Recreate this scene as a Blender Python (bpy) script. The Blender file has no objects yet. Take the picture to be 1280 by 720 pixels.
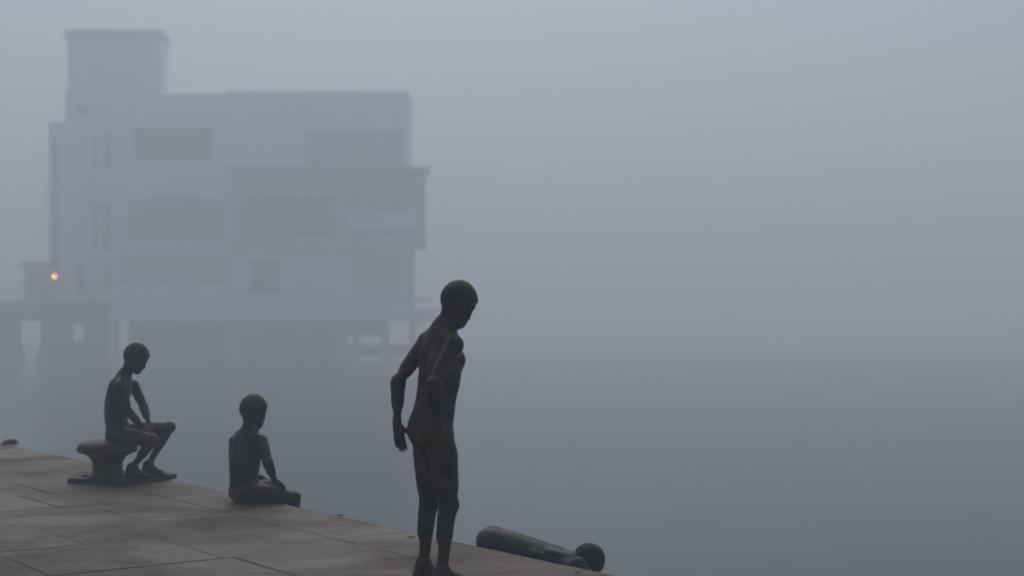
import bpy, bmesh, math, random
import numpy as np
from mathutils import Vector, Matrix

random.seed(7)
rng = np.random.default_rng(7)
scene = bpy.context.scene
COL = scene.collection
R = math.radians

# ------------------------------------------------------------------ camera geometry
FPX = 1778.0          # focal length in photograph pixels (1280 wide): a 50 mm lens
HOR = 410.0           # eye level in the photograph
LEDGE = -0.53         # top of the footing course of the quay wall
CAMH = 1.25           # the photographer crouches on the quay
WATER = -2.30         # the water lies this far below the quay


def W(px, py, d):
    """A point seen at (px, py) that stands d metres from the photographer."""
    return Vector(((px - 640.0) / FPX * d, d, CAMH - (py - HOR) / FPX * d))


# ------------------------------------------------------------------ linking helpers
def link(o, parent=None):
    COL.objects.link(o)
    if parent is not None:
        o.parent = parent
        o.matrix_parent_inverse = Matrix.Translation(-Vector(parent.location))
    return o


def empty(name, loc, label=None, cat=None, group=None):
    o = bpy.data.objects.new(name, None)
    o.empty_display_size = 0.2
    o.location = loc
    COL.objects.link(o)
    if label:
        o['label'] = label
    if cat:
        o['category'] = cat
    if group:
        o['group'] = group
    return o


def tag(o, label=None, cat=None, group=None, kind=None):
    for k, v in (('label', label), ('category', cat), ('group', group), ('kind', kind)):
        if v:
            o[k] = v
    return o


def obj(name, bm, mat, parent=None, smooth=False, bevel=0.0):
    me = bpy.data.meshes.new(name)
    bmesh.ops.recalc_face_normals(bm, faces=bm.faces[:])
    bm.to_mesh(me)
    bm.free()
    me.materials.append(mat)
    if smooth:
        me.polygons.foreach_set('use_smooth', [True] * len(me.polygons))
    o = bpy.data.objects.new(name, me)
    link(o, parent)
    if bevel:
        m = o.modifiers.new('bevel', 'BEVEL')
        m.width = bevel
        m.segments = 2
        m.limit_method = 'ANGLE'
    return o


def box(bm, x0, x1, y0, y1, z0, z1):
    vs = [bm.verts.new((x, y, z)) for x in (x0, x1) for y in (y0, y1) for z in (z0, z1)]
    for f in ((0, 1, 3, 2), (4, 6, 7, 5), (0, 4, 5, 1), (2, 3, 7, 6), (0, 2, 6, 4), (1, 5, 7, 3)):
        bm.faces.new([vs[i] for i in f])


def tube(bm, pts, r, n=8):
    rings = []
    pts = [Vector(p) for p in pts]
    for i, p in enumerate(pts):
        t = (pts[min(i + 1, len(pts) - 1)] - pts[max(i - 1, 0)]).normalized()
        a = Vector((0, 0, 1)) if abs(t.z) < 0.9 else Vector((1, 0, 0))
        u = t.cross(a).normalized()
        v = t.cross(u)
        rings.append([bm.verts.new(p + r * (math.cos(2 * math.pi * k / n) * u + math.sin(2 * math.pi * k / n) * v)) for k in range(n)])
    for a, b in zip(rings, rings[1:]):
        for k in range(n):
            bm.faces.new((a[k], a[(k + 1) % n], b[(k + 1) % n], b[k]))
    bm.faces.new(rings[0])
    bm.faces.new(rings[-1])


def lathe(bm, c, prof, n=48):
    rings = []
    for r, z in prof:
        if r < 1e-5:
            rings.append([bm.verts.new((c[0], c[1], c[2] + z))])
        else:
            rings.append([bm.verts.new((c[0] + r * math.cos(2 * math.pi * k / n), c[1] + r * math.sin(2 * math.pi * k / n), c[2] + z)) for k in range(n)])
    for a, b in zip(rings, rings[1:]):
        for k in range(n):
            k2 = (k + 1) % n
            if len(a) == 1:
                bm.faces.new((a[0], b[k2], b[k]))
            elif len(b) == 1:
                bm.faces.new((a[k], a[k2], b[0]))
            else:
                bm.faces.new((a[k], a[k2], b[k2], b[k]))


# ------------------------------------------------------------------ materials
class Nodes:
    def __init__(self, name):
        self.mat = bpy.data.materials.new(name)
        self.mat.use_nodes = True
        self.nt = self.mat.node_tree
        self.bsdf = self.nt.nodes['Principled BSDF']
        self.out = self.nt.nodes['Material Output']

    def n(self, kind, **kw):
        nd = self.nt.nodes.new(kind)
        for k, v in kw.items():
            if k in nd.inputs:
                nd.inputs[k].default_value = v
            else:
                setattr(nd, k, v)
        return nd

    def l(self, a, b):
        self.nt.links.new(a, b)

    def coords(self):
        return self.n('ShaderNodeTexCoord').outputs['Object']

    def noise(self, scale, detail=6, rough=0.6, dist=0.0, vec=None):
        nd = self.n('ShaderNodeTexNoise')
        nd.inputs['Scale'].default_value = scale
        nd.inputs['Detail'].default_value = detail
        nd.inputs['Roughness'].default_value = rough
        nd.inputs['Distortion'].default_value = dist
        self.l(vec if vec is not None else self.coords(), nd.inputs['Vector'])
        return nd.outputs['Fac']

    def ramp(self, fac, stops):
        nd = self.n('ShaderNodeValToRGB')
        el = nd.color_ramp.elements
        while len(el) < len(stops):
            el.new(0.5)
        for e, (p, c) in zip(el, stops):
            e.position = p
            e.color = (*c, 1) if len(c) == 3 else c
        self.l(fac, nd.inputs['Fac'])
        return nd.outputs['Color']

    def mix(self, fac, a, b, blend='MIX'):
        nd = self.n('ShaderNodeMix', data_type='RGBA', blend_type=blend)
        for s, v in ((nd.inputs['Factor'], fac), (nd.inputs['A'], a), (nd.inputs['B'], b)):
            pass
        ins = {'f': nd.inputs[0], 'a': nd.inputs[6], 'b': nd.inputs[7]}
        for k, v in (('f', fac), ('a', a), ('b', b)):
            if hasattr(v, 'is_linked'):
                self.l(v, ins[k])
            elif k == 'f':
                ins[k].default_value = v
            else:
                ins[k].default_value = (*v, 1)
        return nd.outputs[2]

    def math(self, op, a, b=0.0, c=0.0):
        nd = self.n('ShaderNodeMath', operation=op)
        for i, v in enumerate((a, b, c)):
            if hasattr(v, 'is_linked'):
                self.l(v, nd.inputs[i])
            else:
                nd.inputs[i].default_value = v
        return nd.outputs[0]

    def bump(self, h, strength=0.3, dist=0.01, chain=None):
        nd = self.n('ShaderNodeBump')
        nd.inputs['Strength'].default_value = strength
        nd.inputs['Distance'].default_value = dist
        self.l(h, nd.inputs['Height'])
        if chain is not None:
            self.l(chain, nd.inputs['Normal'])
        return nd.outputs['Normal']

    def set(self, color=None, rough=None, metal=None, normal=None, spec=None):
        for k, v in (('Base Color', color), ('Roughness', rough), ('Metallic', metal), ('Normal', normal), ('Specular IOR Level', spec)):
            if v is None:
                continue
            if hasattr(v, 'is_linked'):
                self.l(v, self.bsdf.inputs[k])
            else:
                self.bsdf.inputs[k].default_value = (*v, 1) if isinstance(v, tuple) else v
        return self.mat


def bronze(name, warm=0.5, tint=(0.008, 0.012, 0.012), brown=(0.062, 0.041, 0.029), hair=False, spec=0.25):
    N = Nodes(name)
    big = N.noise(5.0, 5, 0.6, 0.6)
    mid = N.noise(26.0, 6, 0.65)
    fine = N.noise(160.0, 4, 0.6)
    geo = N.n('ShaderNodeNewGeometry')
    patina = N.ramp(big, [(0.30, (tint[0] * 0.75, tint[1] * 0.75, tint[2] * 0.78)), (0.55, tint), (0.75, (0.010, 0.019, 0.018))])
    wear = N.math('MULTIPLY', N.ramp(geo.outputs['Pointiness'], [(0.50, (0, 0, 0)), (0.58, (1, 1, 1))]), 0.5)
    worn = N.ramp(N.noise(11.0, 5, 0.6), [(0.40, (0, 0, 0)), (0.70, (1, 1, 1))])
    big2 = N.ramp(N.noise(3.2, 3, 0.5, 0.3), [(0.38, (0, 0, 0)), (0.58, (1, 1, 1))])
    fac = N.math('MULTIPLY', N.math('ADD', N.math('MULTIPLY', worn, big2), wear), warm)
    col = N.mix(fac, patina, brown)
    verd = N.ramp(N.noise(11.0, 8, 0.7, 1.2), [(0.60, (0, 0, 0)), (0.74, (1, 1, 1))])
    col = N.mix(N.math('MULTIPLY', verd, 0.35), col, (0.019, 0.036, 0.033))
    rough = N.math('MULTIPLY_ADD', mid, 0.25, 0.40)
    nm = N.bump(mid, 0.35, 0.006)
    nm = N.bump(fine, 0.25, 0.0015, nm)
    if hair:
        wv = N.n('ShaderNodeTexNoise')
        wv.inputs['Scale'].default_value = 34.0
        wv.inputs['Detail'].default_value = 3
        wv.inputs['Distortion'].default_value = 1.6
        mpn = N.n('ShaderNodeMapping')
        mpn.inputs['Scale'].default_value = (3.2, 3.2, 0.7)
        N.l(N.coords(), mpn.inputs['Vector'])
        N.l(mpn.outputs['Vector'], wv.inputs['Vector'])
        nm = N.bump(wv.outputs['Fac'], 0.9, 0.010, nm)
    return N.set(col, rough, 0.2, nm, spec)


def flat(name, color, rough=0.7, metal=0.0, scale=1.5, var=0.25, spec=0.4):
    N = Nodes(name)
    a = N.noise(scale, 6, 0.65, 0.4)
    b = N.noise(scale * 9, 4, 0.6)
    f = N.math('MULTIPLY_ADD', b, 0.35, N.math('MULTIPLY', a, 0.65))
    lo = tuple(c * (1 - var) for c in color)
    hi = tuple(min(1, c * (1 + var)) for c in color)
    col = N.ramp(f, [(0.35, lo), (0.65, hi)])
    return N.set(col, rough, metal, N.bump(b, 0.15, 0.01), spec)


BR_STAND = bronze('bronze_worn', 0.6, brown=(0.125, 0.080, 0.054))
BR_HAIR = bronze('bronze_hair', 0.25, hair=True)
BR_SEAT = bronze('bronze_brown', 0.35, (0.007, 0.013, 0.013))
BR_EDGE = bronze('bronze_dark', 0.12, (0.007, 0.015, 0.016))
BR_DIVE = bronze('bronze_green', 0.06, (0.006, 0.022, 0.025), spec=0.32)
IRON = flat('cast_iron', (0.012, 0.012, 0.013), 0.55, 0.35, 9.0, 0.45)
IRON_RUST = flat('rusty_iron', (0.022, 0.017, 0.014), 0.75, 0.2, 9.0, 0.5)

# paving: weathered sandstone slabs, damp in patches
N = Nodes('stone_paving')
geo = N.n('ShaderNodeNewGeometry')
base = N.ramp(geo.outputs['Random Per Island'], [(0.0, (0.086, 0.077, 0.060)), (0.5, (0.100, 0.088, 0.068)), (1.0, (0.116, 0.100, 0.075))])
stain = N.ramp(N.noise(1.3, 8, 0.68, 0.8), [(0.34, (0.70, 0.70, 0.71)), (0.64, (1.15, 1.11, 1.05))])
mp = N.n('ShaderNodeMapping')
mp.inputs['Rotation'].default_value = (0, 0, R(36.3))
mp.inputs['Scale'].default_value = (1.0, 4.5, 1.0)
N.l(N.coords(), mp.inputs['Vector'])
vein = N.ramp(N.noise(2.6, 7, 0.7, 1.5, mp.outputs['Vector']), [(0.38, (0.72, 0.73, 0.74)), (0.60, (1.12, 1.09, 1.06))])
grain = N.noise(70.0, 5, 0.7)
speck = N.ramp(N.noise(240.0, 2, 0.6), [(0.36, (0.72, 0.72, 0.72)), (0.56, (1.06, 1.06, 1.06))])
blot = N.ramp(N.noise(6.0, 8, 0.75, 0.5), [(0.62, (1, 1, 1)), (0.72, (0.66, 0.64, 0.62))])
col = N.mix(1.0, base, stain, 'MULTIPLY')
col = N.mix(0.95, col, vein, 'MULTIPLY')
col = N.mix(0.6, col, speck, 'MULTIPLY')
col = N.mix(0.7, col, blot, 'MULTIPLY')
mott = N.ramp(N.noise(17.0, 8, 0.78, 0.4), [(0.36, (0.58, 0.58, 0.59)), (0.62, (1.30, 1.26, 1.20))])
col = N.mix(0.8, col, mott, 'MULTIPLY')
wet = N.noise(0.9, 5, 0.6, 0.6)
rough = N.ramp(wet, [(0.40, (0.45, 0.45, 0.45)), (0.62, (0.8, 0.8, 0.8))])
nm = N.bump(N.noise(5.0, 9, 0.75, 0.8), 0.8, 0.016)
nm = N.bump(grain, 0.35, 0.003, nm)
PAVING = N.set(col, rough, 0.0, nm, 0.18)
MORTAR = flat('dark_mortar', (0.058, 0.052, 0.043), 0.9, 0, 2.2, 0.85)
QWALL = flat('wet_granite', (0.115, 0.108, 0.100), 0.55, 0, 2.0, 0.45)

# water: a dark harbour with faint ripples
N = Nodes('harbour_water')
mp = N.n('ShaderNodeMapping')
mp.inputs['Scale'].default_value = (1.0, 2.6, 1.0)
N.l(N.coords(), mp.inputs['Vector'])
w1 = N.noise(0.55, 3, 0.5, 0.3, mp.outputs['Vector'])
w2 = N.noise(2.6, 3, 0.55, 0.2, mp.outputs['Vector'])
nm = N.bump(w1, 0.05, 0.25)
nm = N.bump(w2, 0.035, 0.045, nm)
WATERM = N.set((0.001, 0.022, 0.030), 0.18, 0.0, nm, 0.27)
N.bsdf.inputs['IOR'].default_value = 1.333

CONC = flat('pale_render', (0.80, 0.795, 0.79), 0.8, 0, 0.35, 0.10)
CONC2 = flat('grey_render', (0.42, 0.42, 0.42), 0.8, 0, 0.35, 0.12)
BAND = flat('white_concrete', (0.78, 0.78, 0.77), 0.75, 0, 0.5, 0.08)
DARKC = flat('dark_concrete_and_shade', (0.050, 0.052, 0.054), 0.75, 0, 0.4, 0.3)  # dark jetty concrete; also the painted shade under the house deck
DECKC = flat('deck_concrete', (0.40, 0.40, 0.395), 0.8, 0, 0.4, 0.15)
FRAME = flat('window_frame_paint', (0.022, 0.022, 0.023), 0.5, 0, 2, 0.1)
SHUT = flat('slatted_shutter', (0.34, 0.335, 0.34), 0.6, 0, 2, 0.1)
REDP = flat('faded_red_paint', (0.30, 0.07, 0.06), 0.6, 0, 2, 0.2)
STEEL = flat('painted_steel', (0.45, 0.45, 0.45), 0.5, 0.2, 2, 0.1)
GLASS = flat('dark_window_glass', (0.022, 0.023, 0.025), 0.3, 0, 0.6, 0.3, 0.15)
LEAFM = flat('dry_leaf', (0.17, 0.062, 0.032), 0.7, 0, 60, 0.35)
LEAFD = flat('rotten_leaf', (0.030, 0.022, 0.018), 0.6, 0, 60, 0.35)

LAMP = Nodes('lamp_glow')
LAMP.bsdf.inputs['Base Color'].default_value = (1, 0.8, 0.45, 1)
LAMP.bsdf.inputs['Emission Color'].default_value = (1.0, 0.46, 0.08, 1)
LAMP.bsdf.inputs['Emission Strength'].default_value = 12.0
LAMP = LAMP.mat

# ------------------------------------------------------------------ sculpting: a distance field per figure
class Field:
    def __init__(self, lo, hi, h):
        self.lo = np.array(lo, float)
        self.h = h
        self.shape = tuple(int(math.ceil((b - a) / h)) + 1 for a, b in zip(lo, hi))
        self.a = np.full(self.shape, 0.5, np.float32)

    def like(self):
        f = Field.__new__(Field)
        f.lo, f.h, f.shape = self.lo, self.h, self.shape
        f.a = np.full(self.shape, 0.5, np.float32)
        return f

    def sub(self, lo, hi):
        i0 = np.maximum(np.floor((np.array(lo) - self.lo) / self.h).astype(int), 0)
        i1 = np.minimum(np.ceil((np.array(hi) - self.lo) / self.h).astype(int) + 1, self.shape)
        if np.any(i1 <= i0):
            return None, None
        ax = [np.arange(i0[k], i1[k]) * self.h + self.lo[k] for k in range(3)]
        P = np.stack(np.meshgrid(*ax, indexing='ij'), -1).astype(np.float32)
        return tuple(slice(i0[k], i1[k]) for k in range(3)), P

    def put(self, sl, d, k, cut=False):
        A = self.a[sl]
        if cut:
            hh = np.maximum(k - np.abs(A + d), 0) / k
            self.a[sl] = np.maximum(A, -d) + hh * hh * k * 0.25
        else:
            hh = np.maximum(k - np.abs(A - d), 0) / k
            self.a[sl] = np.minimum(A, d) - hh * hh * k * 0.25

    def cone(self, a, b, ra, rb, k=0.03, flat=None, q=1.0, cut=False):
        """a limb from a to b tapering from ra to rb; q < 1 makes it thinner along the unit vector flat"""
        a, b = np.array(a, np.float32), np.array(b, np.float32)
        m = max(ra, rb) + k + 0.012
        sl, P = self.sub(np.minimum(a, b) - m, np.maximum(a, b) + m)
        if sl is None:
            return
        ab = b - a
        ap = P - a
        t = np.clip(ap @ ab / max(1e-9, float(ab @ ab)), 0, 1)
        v = ap - t[..., None] * ab
        r = ra + (rb - ra) * t
        if flat is not None:
            f = np.array(flat, np.float32)
            f = f / np.linalg.norm(f)
            c = v @ f
            v2 = v + ((1 / q - 1) * c)[..., None] * f
            L2 = np.linalg.norm(v2, axis=-1)
            L = np.linalg.norm(v, axis=-1)
            d = (L2 - r) * np.where(L2 > 1e-6, L / np.maximum(L2, 1e-6), q)
        else:
            d = np.linalg.norm(v, axis=-1) - r
        self.put(sl, d.astype(np.float32), k, cut)

    def ell(self, c, axes, radii, k=0.03, cut=False):
        c = np.array(c, np.float32)
        M = np.array([np.array(x, np.float32) / np.linalg.norm(x) for x in axes], np.float32)
        rr = np.array(radii, np.float32)
        m = max(radii) + k + 0.012
        sl, P = self.sub(c - m, c + m)
        if sl is None:
            return
        q = (P - c) @ M.T
        k0 = np.linalg.norm(q / rr, axis=-1)
        k1 = np.linalg.norm(q / (rr * rr), axis=-1)
        d = np.where(k1 > 1e-6, k0 * (k0 - 1) / np.maximum(k1, 1e-6), -min(radii))
        self.put(sl, d.astype(np.float32), k, cut)

    def ball(self, c, r, k=0.03, cut=False):
        self.cone(c, np.array(c) + np.array((0, 0, 1e-4)), r, r, k, cut=cut)

    def merge(self, other, k):
        self.put((slice(None),) * 3, other.a, k)

    def mesh(self):
        """surface nets"""
        A = self.a
        S = A < 0
        nx, ny, nz = (n - 1 for n in A.shape)
        cnt = np.zeros((nx, ny, nz), np.uint8)
        for dx in (0, 1):
            for dy in (0, 1):
                for dz in (0, 1):
                    cnt += S[dx:dx + nx, dy:dy + ny, dz:dz + nz]
        act = (cnt > 0) & (cnt < 8)
        I = np.argwhere(act)
        idx = np.full((nx, ny, nz), -1, np.int64)
        idx[act] = np.arange(len(I))
        acc = np.zeros((len(I), 3))
        num = np.zeros(len(I))
        cor = [(dx, dy, dz) for dx in (0, 1) for dy in (0, 1) for dz in (0, 1)]
        for i, ca in enumerate(cor):
            for cb in cor[i + 1:]:
                if sum(abs(u - v) for u, v in zip(ca, cb)) != 1:
                    continue
                va = A[I[:, 0] + ca[0], I[:, 1] + ca[1], I[:, 2] + ca[2]]
                vb = A[I[:, 0] + cb[0], I[:, 1] + cb[1], I[:, 2] + cb[2]]
                cr = (va < 0) != (vb < 0)
                t = np.where(cr, va / np.where(cr, va - vb, 1), 0)
                p = np.array(ca) + t[:, None] * (np.array(cb) - np.array(ca))
                acc += np.where(cr[:, None], p, 0)
                num += cr
        V = (I + acc / num[:, None]) * self.h + self.lo
        faces = []
        for axis in range(3):
            o1, o2 = [(1, 2), (2, 0), (0, 1)][axis]
            s0 = [slice(None)] * 3
            s1 = [slice(None)] * 3
            s0[axis] = slice(0, -1)
            s1[axis] = slice(1, None)
            ch = S[tuple(s0)] != S[tuple(s1)]
            E = np.argwhere(ch)
            ok = (E[:, o1] > 0) & (E[:, o2] > 0) & (E[:, o1] < A.shape[o1] - 1) & (E[:, o2] < A.shape[o2] - 1)
            E = E[ok]
            inside = S[E[:, 0], E[:, 1], E[:, 2]]
            q = []
            for a, b in ((-1, -1), (0, -1), (0, 0), (-1, 0)):
                F = E.copy()
                F[:, o1] += a
                F[:, o2] += b
                q.append(idx[F[:, 0], F[:, 1], F[:, 2]])
            q = np.stack(q, 1)
            q[~inside] = q[~inside][:, ::-1]
            faces.append(q)
        return V, np.concatenate(faces)


def field_object(name, F, mat, parent):
    V, Q = F.mesh()
    me = bpy.data.meshes.new(name)
    me.vertices.add(len(V))
    me.vertices.foreach_set('co', (V - np.array(parent.location)).ravel())
    me.loops.add(len(Q) * 4)
    me.loops.foreach_set('vertex_index', Q.ravel().astype(np.int32))
    me.polygons.add(len(Q))
    me.polygons.foreach_set('loop_start', np.arange(len(Q), dtype=np.int32) * 4)
    me.polygons.foreach_set('use_smooth', np.ones(len(Q), bool))
    me.update(calc_edges=True)
    me.validate()
    me.materials.append(mat)
    o = bpy.data.objects.new(name, me)
    COL.objects.link(o)
    o.parent = parent
    m = o.modifiers.new('soften', 'SMOOTH')
    m.factor = 0.4
    m.iterations = 2
    return o


def nrm(v):
    v = np.array(v, float)
    return v / np.linalg.norm(v)


def head(F, HF, c, fwd, up, s=1.0):
    """cranium centre c; writes the head into F and the cap of hair into HF; returns the root of the neck"""
    f = nrm(fwd)
    u = nrm(np.array(up) - f * np.dot(up, f))
    r = np.cross(f, u)
    c = np.array(c, float)

    def q(x, y, z):
        return c + s * (f * x + r * y + u * z)
    ax = (f, r, u)
    F.ell(q(-0.006, 0, 0.022), ax, (0.096 * s, 0.075 * s, 0.094 * s), 0.02)
    F.ell(q(-0.026, 0, 0.0), ax, (0.070 * s, 0.066 * s, 0.066 * s), 0.03)
    F.ell(q(0.038, 0, 0.020), ax, (0.056 * s, 0.060 * s, 0.060 * s), 0.03)
    F.cone(q(0.032, 0, -0.020), q(0.058, 0, -0.092), 0.054 * s, 0.028 * s, 0.03, r, 0.95)
    for sd in (-1, 1):
        F.cone(q(0.002, sd * 0.046, -0.052), q(0.060, sd * 0.012, -0.104), 0.022 * s, 0.016 * s, 0.03)
        F.ball(q(0.056, sd * 0.036, -0.040), 0.026 * s, 0.025)
    F.ball(q(0.073, 0, -0.104), 0.017 * s, 0.02)
    F.ell(q(0.079, 0, 0.004), (f, r, u), (0.014 * s, 0.046 * s, 0.012 * s), 0.014)
    for sd in (-1, 1):
        F.ball(q(0.091, sd * 0.031, -0.017), 0.0135 * s, 0.014, cut=True)
        F.ell(q(0.0745, sd * 0.031, -0.017), ax, (0.011 * s, 0.015 * s, 0.0105 * s), 0.005)
        F.ell(q(0.081, sd * 0.031, -0.0105), ax, (0.007 * s, 0.016 * s, 0.0035 * s), 0.004)
    F.cone(q(0.084, 0, -0.006), q(0.104, 0, -0.046), 0.0075 * s, 0.0110 * s, 0.012)
    for sd in (-1, 1):
        F.ball(q(0.094, sd * 0.011, -0.050), 0.0080 * s, 0.008)
    F.ball(q(0.076, 0, -0.076), 0.024 * s, 0.02)
    F.ell(q(0.094, 0, -0.0715), ax, (0.008 * s, 0.021 * s, 0.0050 * s), 0.006)
    F.ell(q(0.092, 0, -0.0835), ax, (0.009 * s, 0.018 * s, 0.0060 * s), 0.006)
    F.ell(q(0.104, 0, -0.0772), ax, (0.014 * s, 0.022 * s, 0.0016 * s), 0.004, cut=True)
    for sd in (-1, 1):
        e = nrm(r * sd * 0.9 - f * 0.45)
        uu = nrm(u - f * 0.2)
        ee = np.cross(uu, e)
        F.ell(q(-0.012, sd * 0.074, -0.020), (e, ee, uu), (0.008 * s, 0.018 * s, 0.030 * s), 0.008)
        F.ell(q(-0.012, sd * 0.084, -0.018), (e, ee, uu), (0.006 * s, 0.010 * s, 0.019 * s), 0.006, cut=True)
    # cap of hair, a few millimetres proud of the skull, cut at the hairline
    HF.ell(q(-0.007, 0, 0.022), ax, (0.105 * s, 0.083 * s, 0.104 * s), 0.02)
    HF.ell(q(-0.027, 0, 0.0), ax, (0.079 * s, 0.074 * s, 0.075 * s), 0.03)
    HF.ell(q(0.036, 0, 0.022), ax, (0.066 * s, 0.068 * s, 0.068 * s), 0.03)
    HF.ell(q(0.106, 0, -0.042), ax, (0.086 * s, 0.115 * s, 0.086 * s), 0.012, cut=True)
    HF.ell(q(-0.02, 0, -0.155), ax, (0.17 * s, 0.16 * s, 0.100 * s), 0.010, cut=True)
    for sd in (-1, 1):
        HF.ell(q(-0.004, sd * 0.085, -0.030), ax, (0.026 * s, 0.030 * s, 0.036 * s), 0.008, cut=True)
    return q(-0.028, 0, -0.050), q(-0.008, 0, -0.066)


def hand(F, wrist, tip, back, thumb, curl=0.25, s=1.0, spread=0.0):
    """wrist -> fingertips; back: normal of the back of the hand; thumb: the side on which the thumb leaves"""
    w = np.array(wrist, float)
    d = nrm(np.array(tip) - w)
    L = 0.155 * s
    n = nrm(np.array(back) - d * np.dot(back, d))
    t = nrm(np.array(thumb) - d * np.dot(thumb, d) - n * np.dot(thumb, n))
    F.cone(w - d * 0.012, w + d * 0.030, 0.019 * s, 0.020 * s, 0.02, n, 0.75)
    for i, off in enumerate((0.024, 0.0085, -0.0075, -0.022)):
        F.cone(w + d * 0.022 + t * off * 0.55 * s, w + d * 0.078 * s + t * off * s, 0.0125 * s, 0.0110 * s, 0.012, n, 0.85)
    lens = (0.064, 0.072, 0.067, 0.052)
    for i, off in enumerate((0.0245, 0.0085, -0.0080, -0.0235)):
        p = w + d * (0.076 - (0.006 if i == 3 else 0)) * s + t * off * s
        dr = nrm(d + t * (spread * (1.5 - i)))
        ang = curl * (1 + 0.10 * i)
        r0 = 0.0082 if i < 3 else 0.0074
        for j, fr in enumerate((0.45, 0.31, 0.24)):
            dd = nrm(dr * math.cos(ang * (j + 0.5)) - n * math.sin(ang * (j + 0.5)))
            p2 = p + dd * lens[i] * fr * s
            F.cone(p, p2, (r0 - 0.0006 * j) * s, (r0 - 0.0006 * (j + 1)) * s, 0.003)
            F.ball(p, (r0 - 0.0002) * s, 0.003)
            p = p2
    b0 = w + d * 0.022 * s + t * 0.020 * s - n * 0.004
    b1 = b0 + nrm(d * 0.75 + t * 0.62 - n * 0.25) * 0.042 * s
    b2 = b1 + nrm(d * 0.92 + t * 0.25 - n * 0.30) * 0.028 * s
    b3 = b2 + nrm(d * 0.98 - n * 0.30) * 0.022 * s
    F.cone(b0, b1, 0.0135 * s, 0.0095 * s, 0.010)
    F.cone(b1, b2, 0.0092 * s, 0.0085 * s, 0.004)
    F.cone(b2, b3, 0.0085 * s, 0.0070 * s, 0.004)


def arm(F, B, sh, el, wr, tip, back, thumb, curl=0.25, s=1.0, spread=0.0, hs=1.0):
    """the limb goes into its own field F; the deltoid is blended into the body B"""
    sh, el, wr = (np.array(x, float) for x in (sh, el, wr))
    B.ball(sh, 0.041 * s, 0.035)
    B.cone(sh, sh + (el - sh) * 0.35, 0.041 * s, 0.036 * s, 0.02)
    F.cone(sh, el, 0.038 * s, 0.0285 * s, 0.02)
    m = sh + (el - sh) * 0.45
    F.cone(m - (el - sh) * 0.18, m + (el - sh) * 0.22, 0.0365 * s, 0.033 * s, 0.03)
    F.ball(el, 0.0290 * s, 0.02)
    fd = wr - el
    F.cone(el, wr, 0.0290 * s, 0.0190 * s, 0.02)
    F.cone(el + fd * 0.12, el + fd * 0.5, 0.0315 * s, 0.0270 * s, 0.03)
    hand(F, wr, tip, back, thumb, curl, hs, spread)


def leg(F, hip, knee, ankle, s=1.0, kneedir=None, thigh=1.0):
    hip, knee, ankle = (np.array(x, float) for x in (hip, knee, ankle))
    kd = nrm(kneedir)
    F.cone(hip, knee, 0.073 * s * thigh, 0.046 * s, 0.03)
    F.cone(hip + (knee - hip) * 0.25 + kd * 0.008, hip + (knee - hip) * 0.7 + kd * 0.006, 0.068 * s * thigh, 0.052 * s, 0.03)
    F.ball(knee + kd * 0.012, 0.039 * s, 0.025)
    sd = ankle - knee
    F.cone(knee, ankle, 0.037 * s, 0.0255 * s, 0.025)
    F.cone(knee + sd * 0.18 - kd * 0.012, knee + sd * 0.45 - kd * 0.014, 0.035 * s, 0.031 * s, 0.035)


def foot(F, ankle, d, sole=None, s=1.0, out=0.0, drop=0.072):
    """ankle centre, toe direction d, up direction of the sole"""
    a = np.array(ankle, float)
    u = nrm((0, 0, 1) if sole is None else sole)
    d = nrm(np.array(d) - u * np.dot(d, u))
    r = np.cross(d, u)

    def q(x, y, z):
        return a + s * (d * x + r * y + u * z)
    z0 = -drop
    F.ball(a, 0.031 * s, 0.03)
    F.cone(a, q(-0.030, 0, z0 + 0.030), 0.028 * s, 0.029 * s, 0.03)
    F.cone(a + u * 0.004, q(0.085, 0, z0 + 0.026), 0.030 * s, 0.022 * s, 0.03, u, 0.85)
    F.cone(q(-0.025, 0, z0 + 0.026), q(0.10, 0.004, z0 + 0.018), 0.026 * s, 0.024 * s, 0.03)
    F.cone(q(0.092, -0.020, z0 + 0.018), q(0.098, 0.024, z0 + 0.016), 0.018 * s, 0.015 * s, 0.03)
    for i, (off, ln, rr) in enumerate(((-0.026, 0.056, 0.0115), (-0.008, 0.054, 0.0090), (0.007, 0.049, 0.0086), (0.020, 0.042, 0.0082), (0.032, 0.034, 0.0080))):
        off *= -out if out else 1
        F.cone(q(0.095, off * 0.85, z0 + 0.016), q(0.095 + ln, off, z0 + rr + 0.001), rr * 1.08 * s, rr * s, 0.006)


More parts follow.
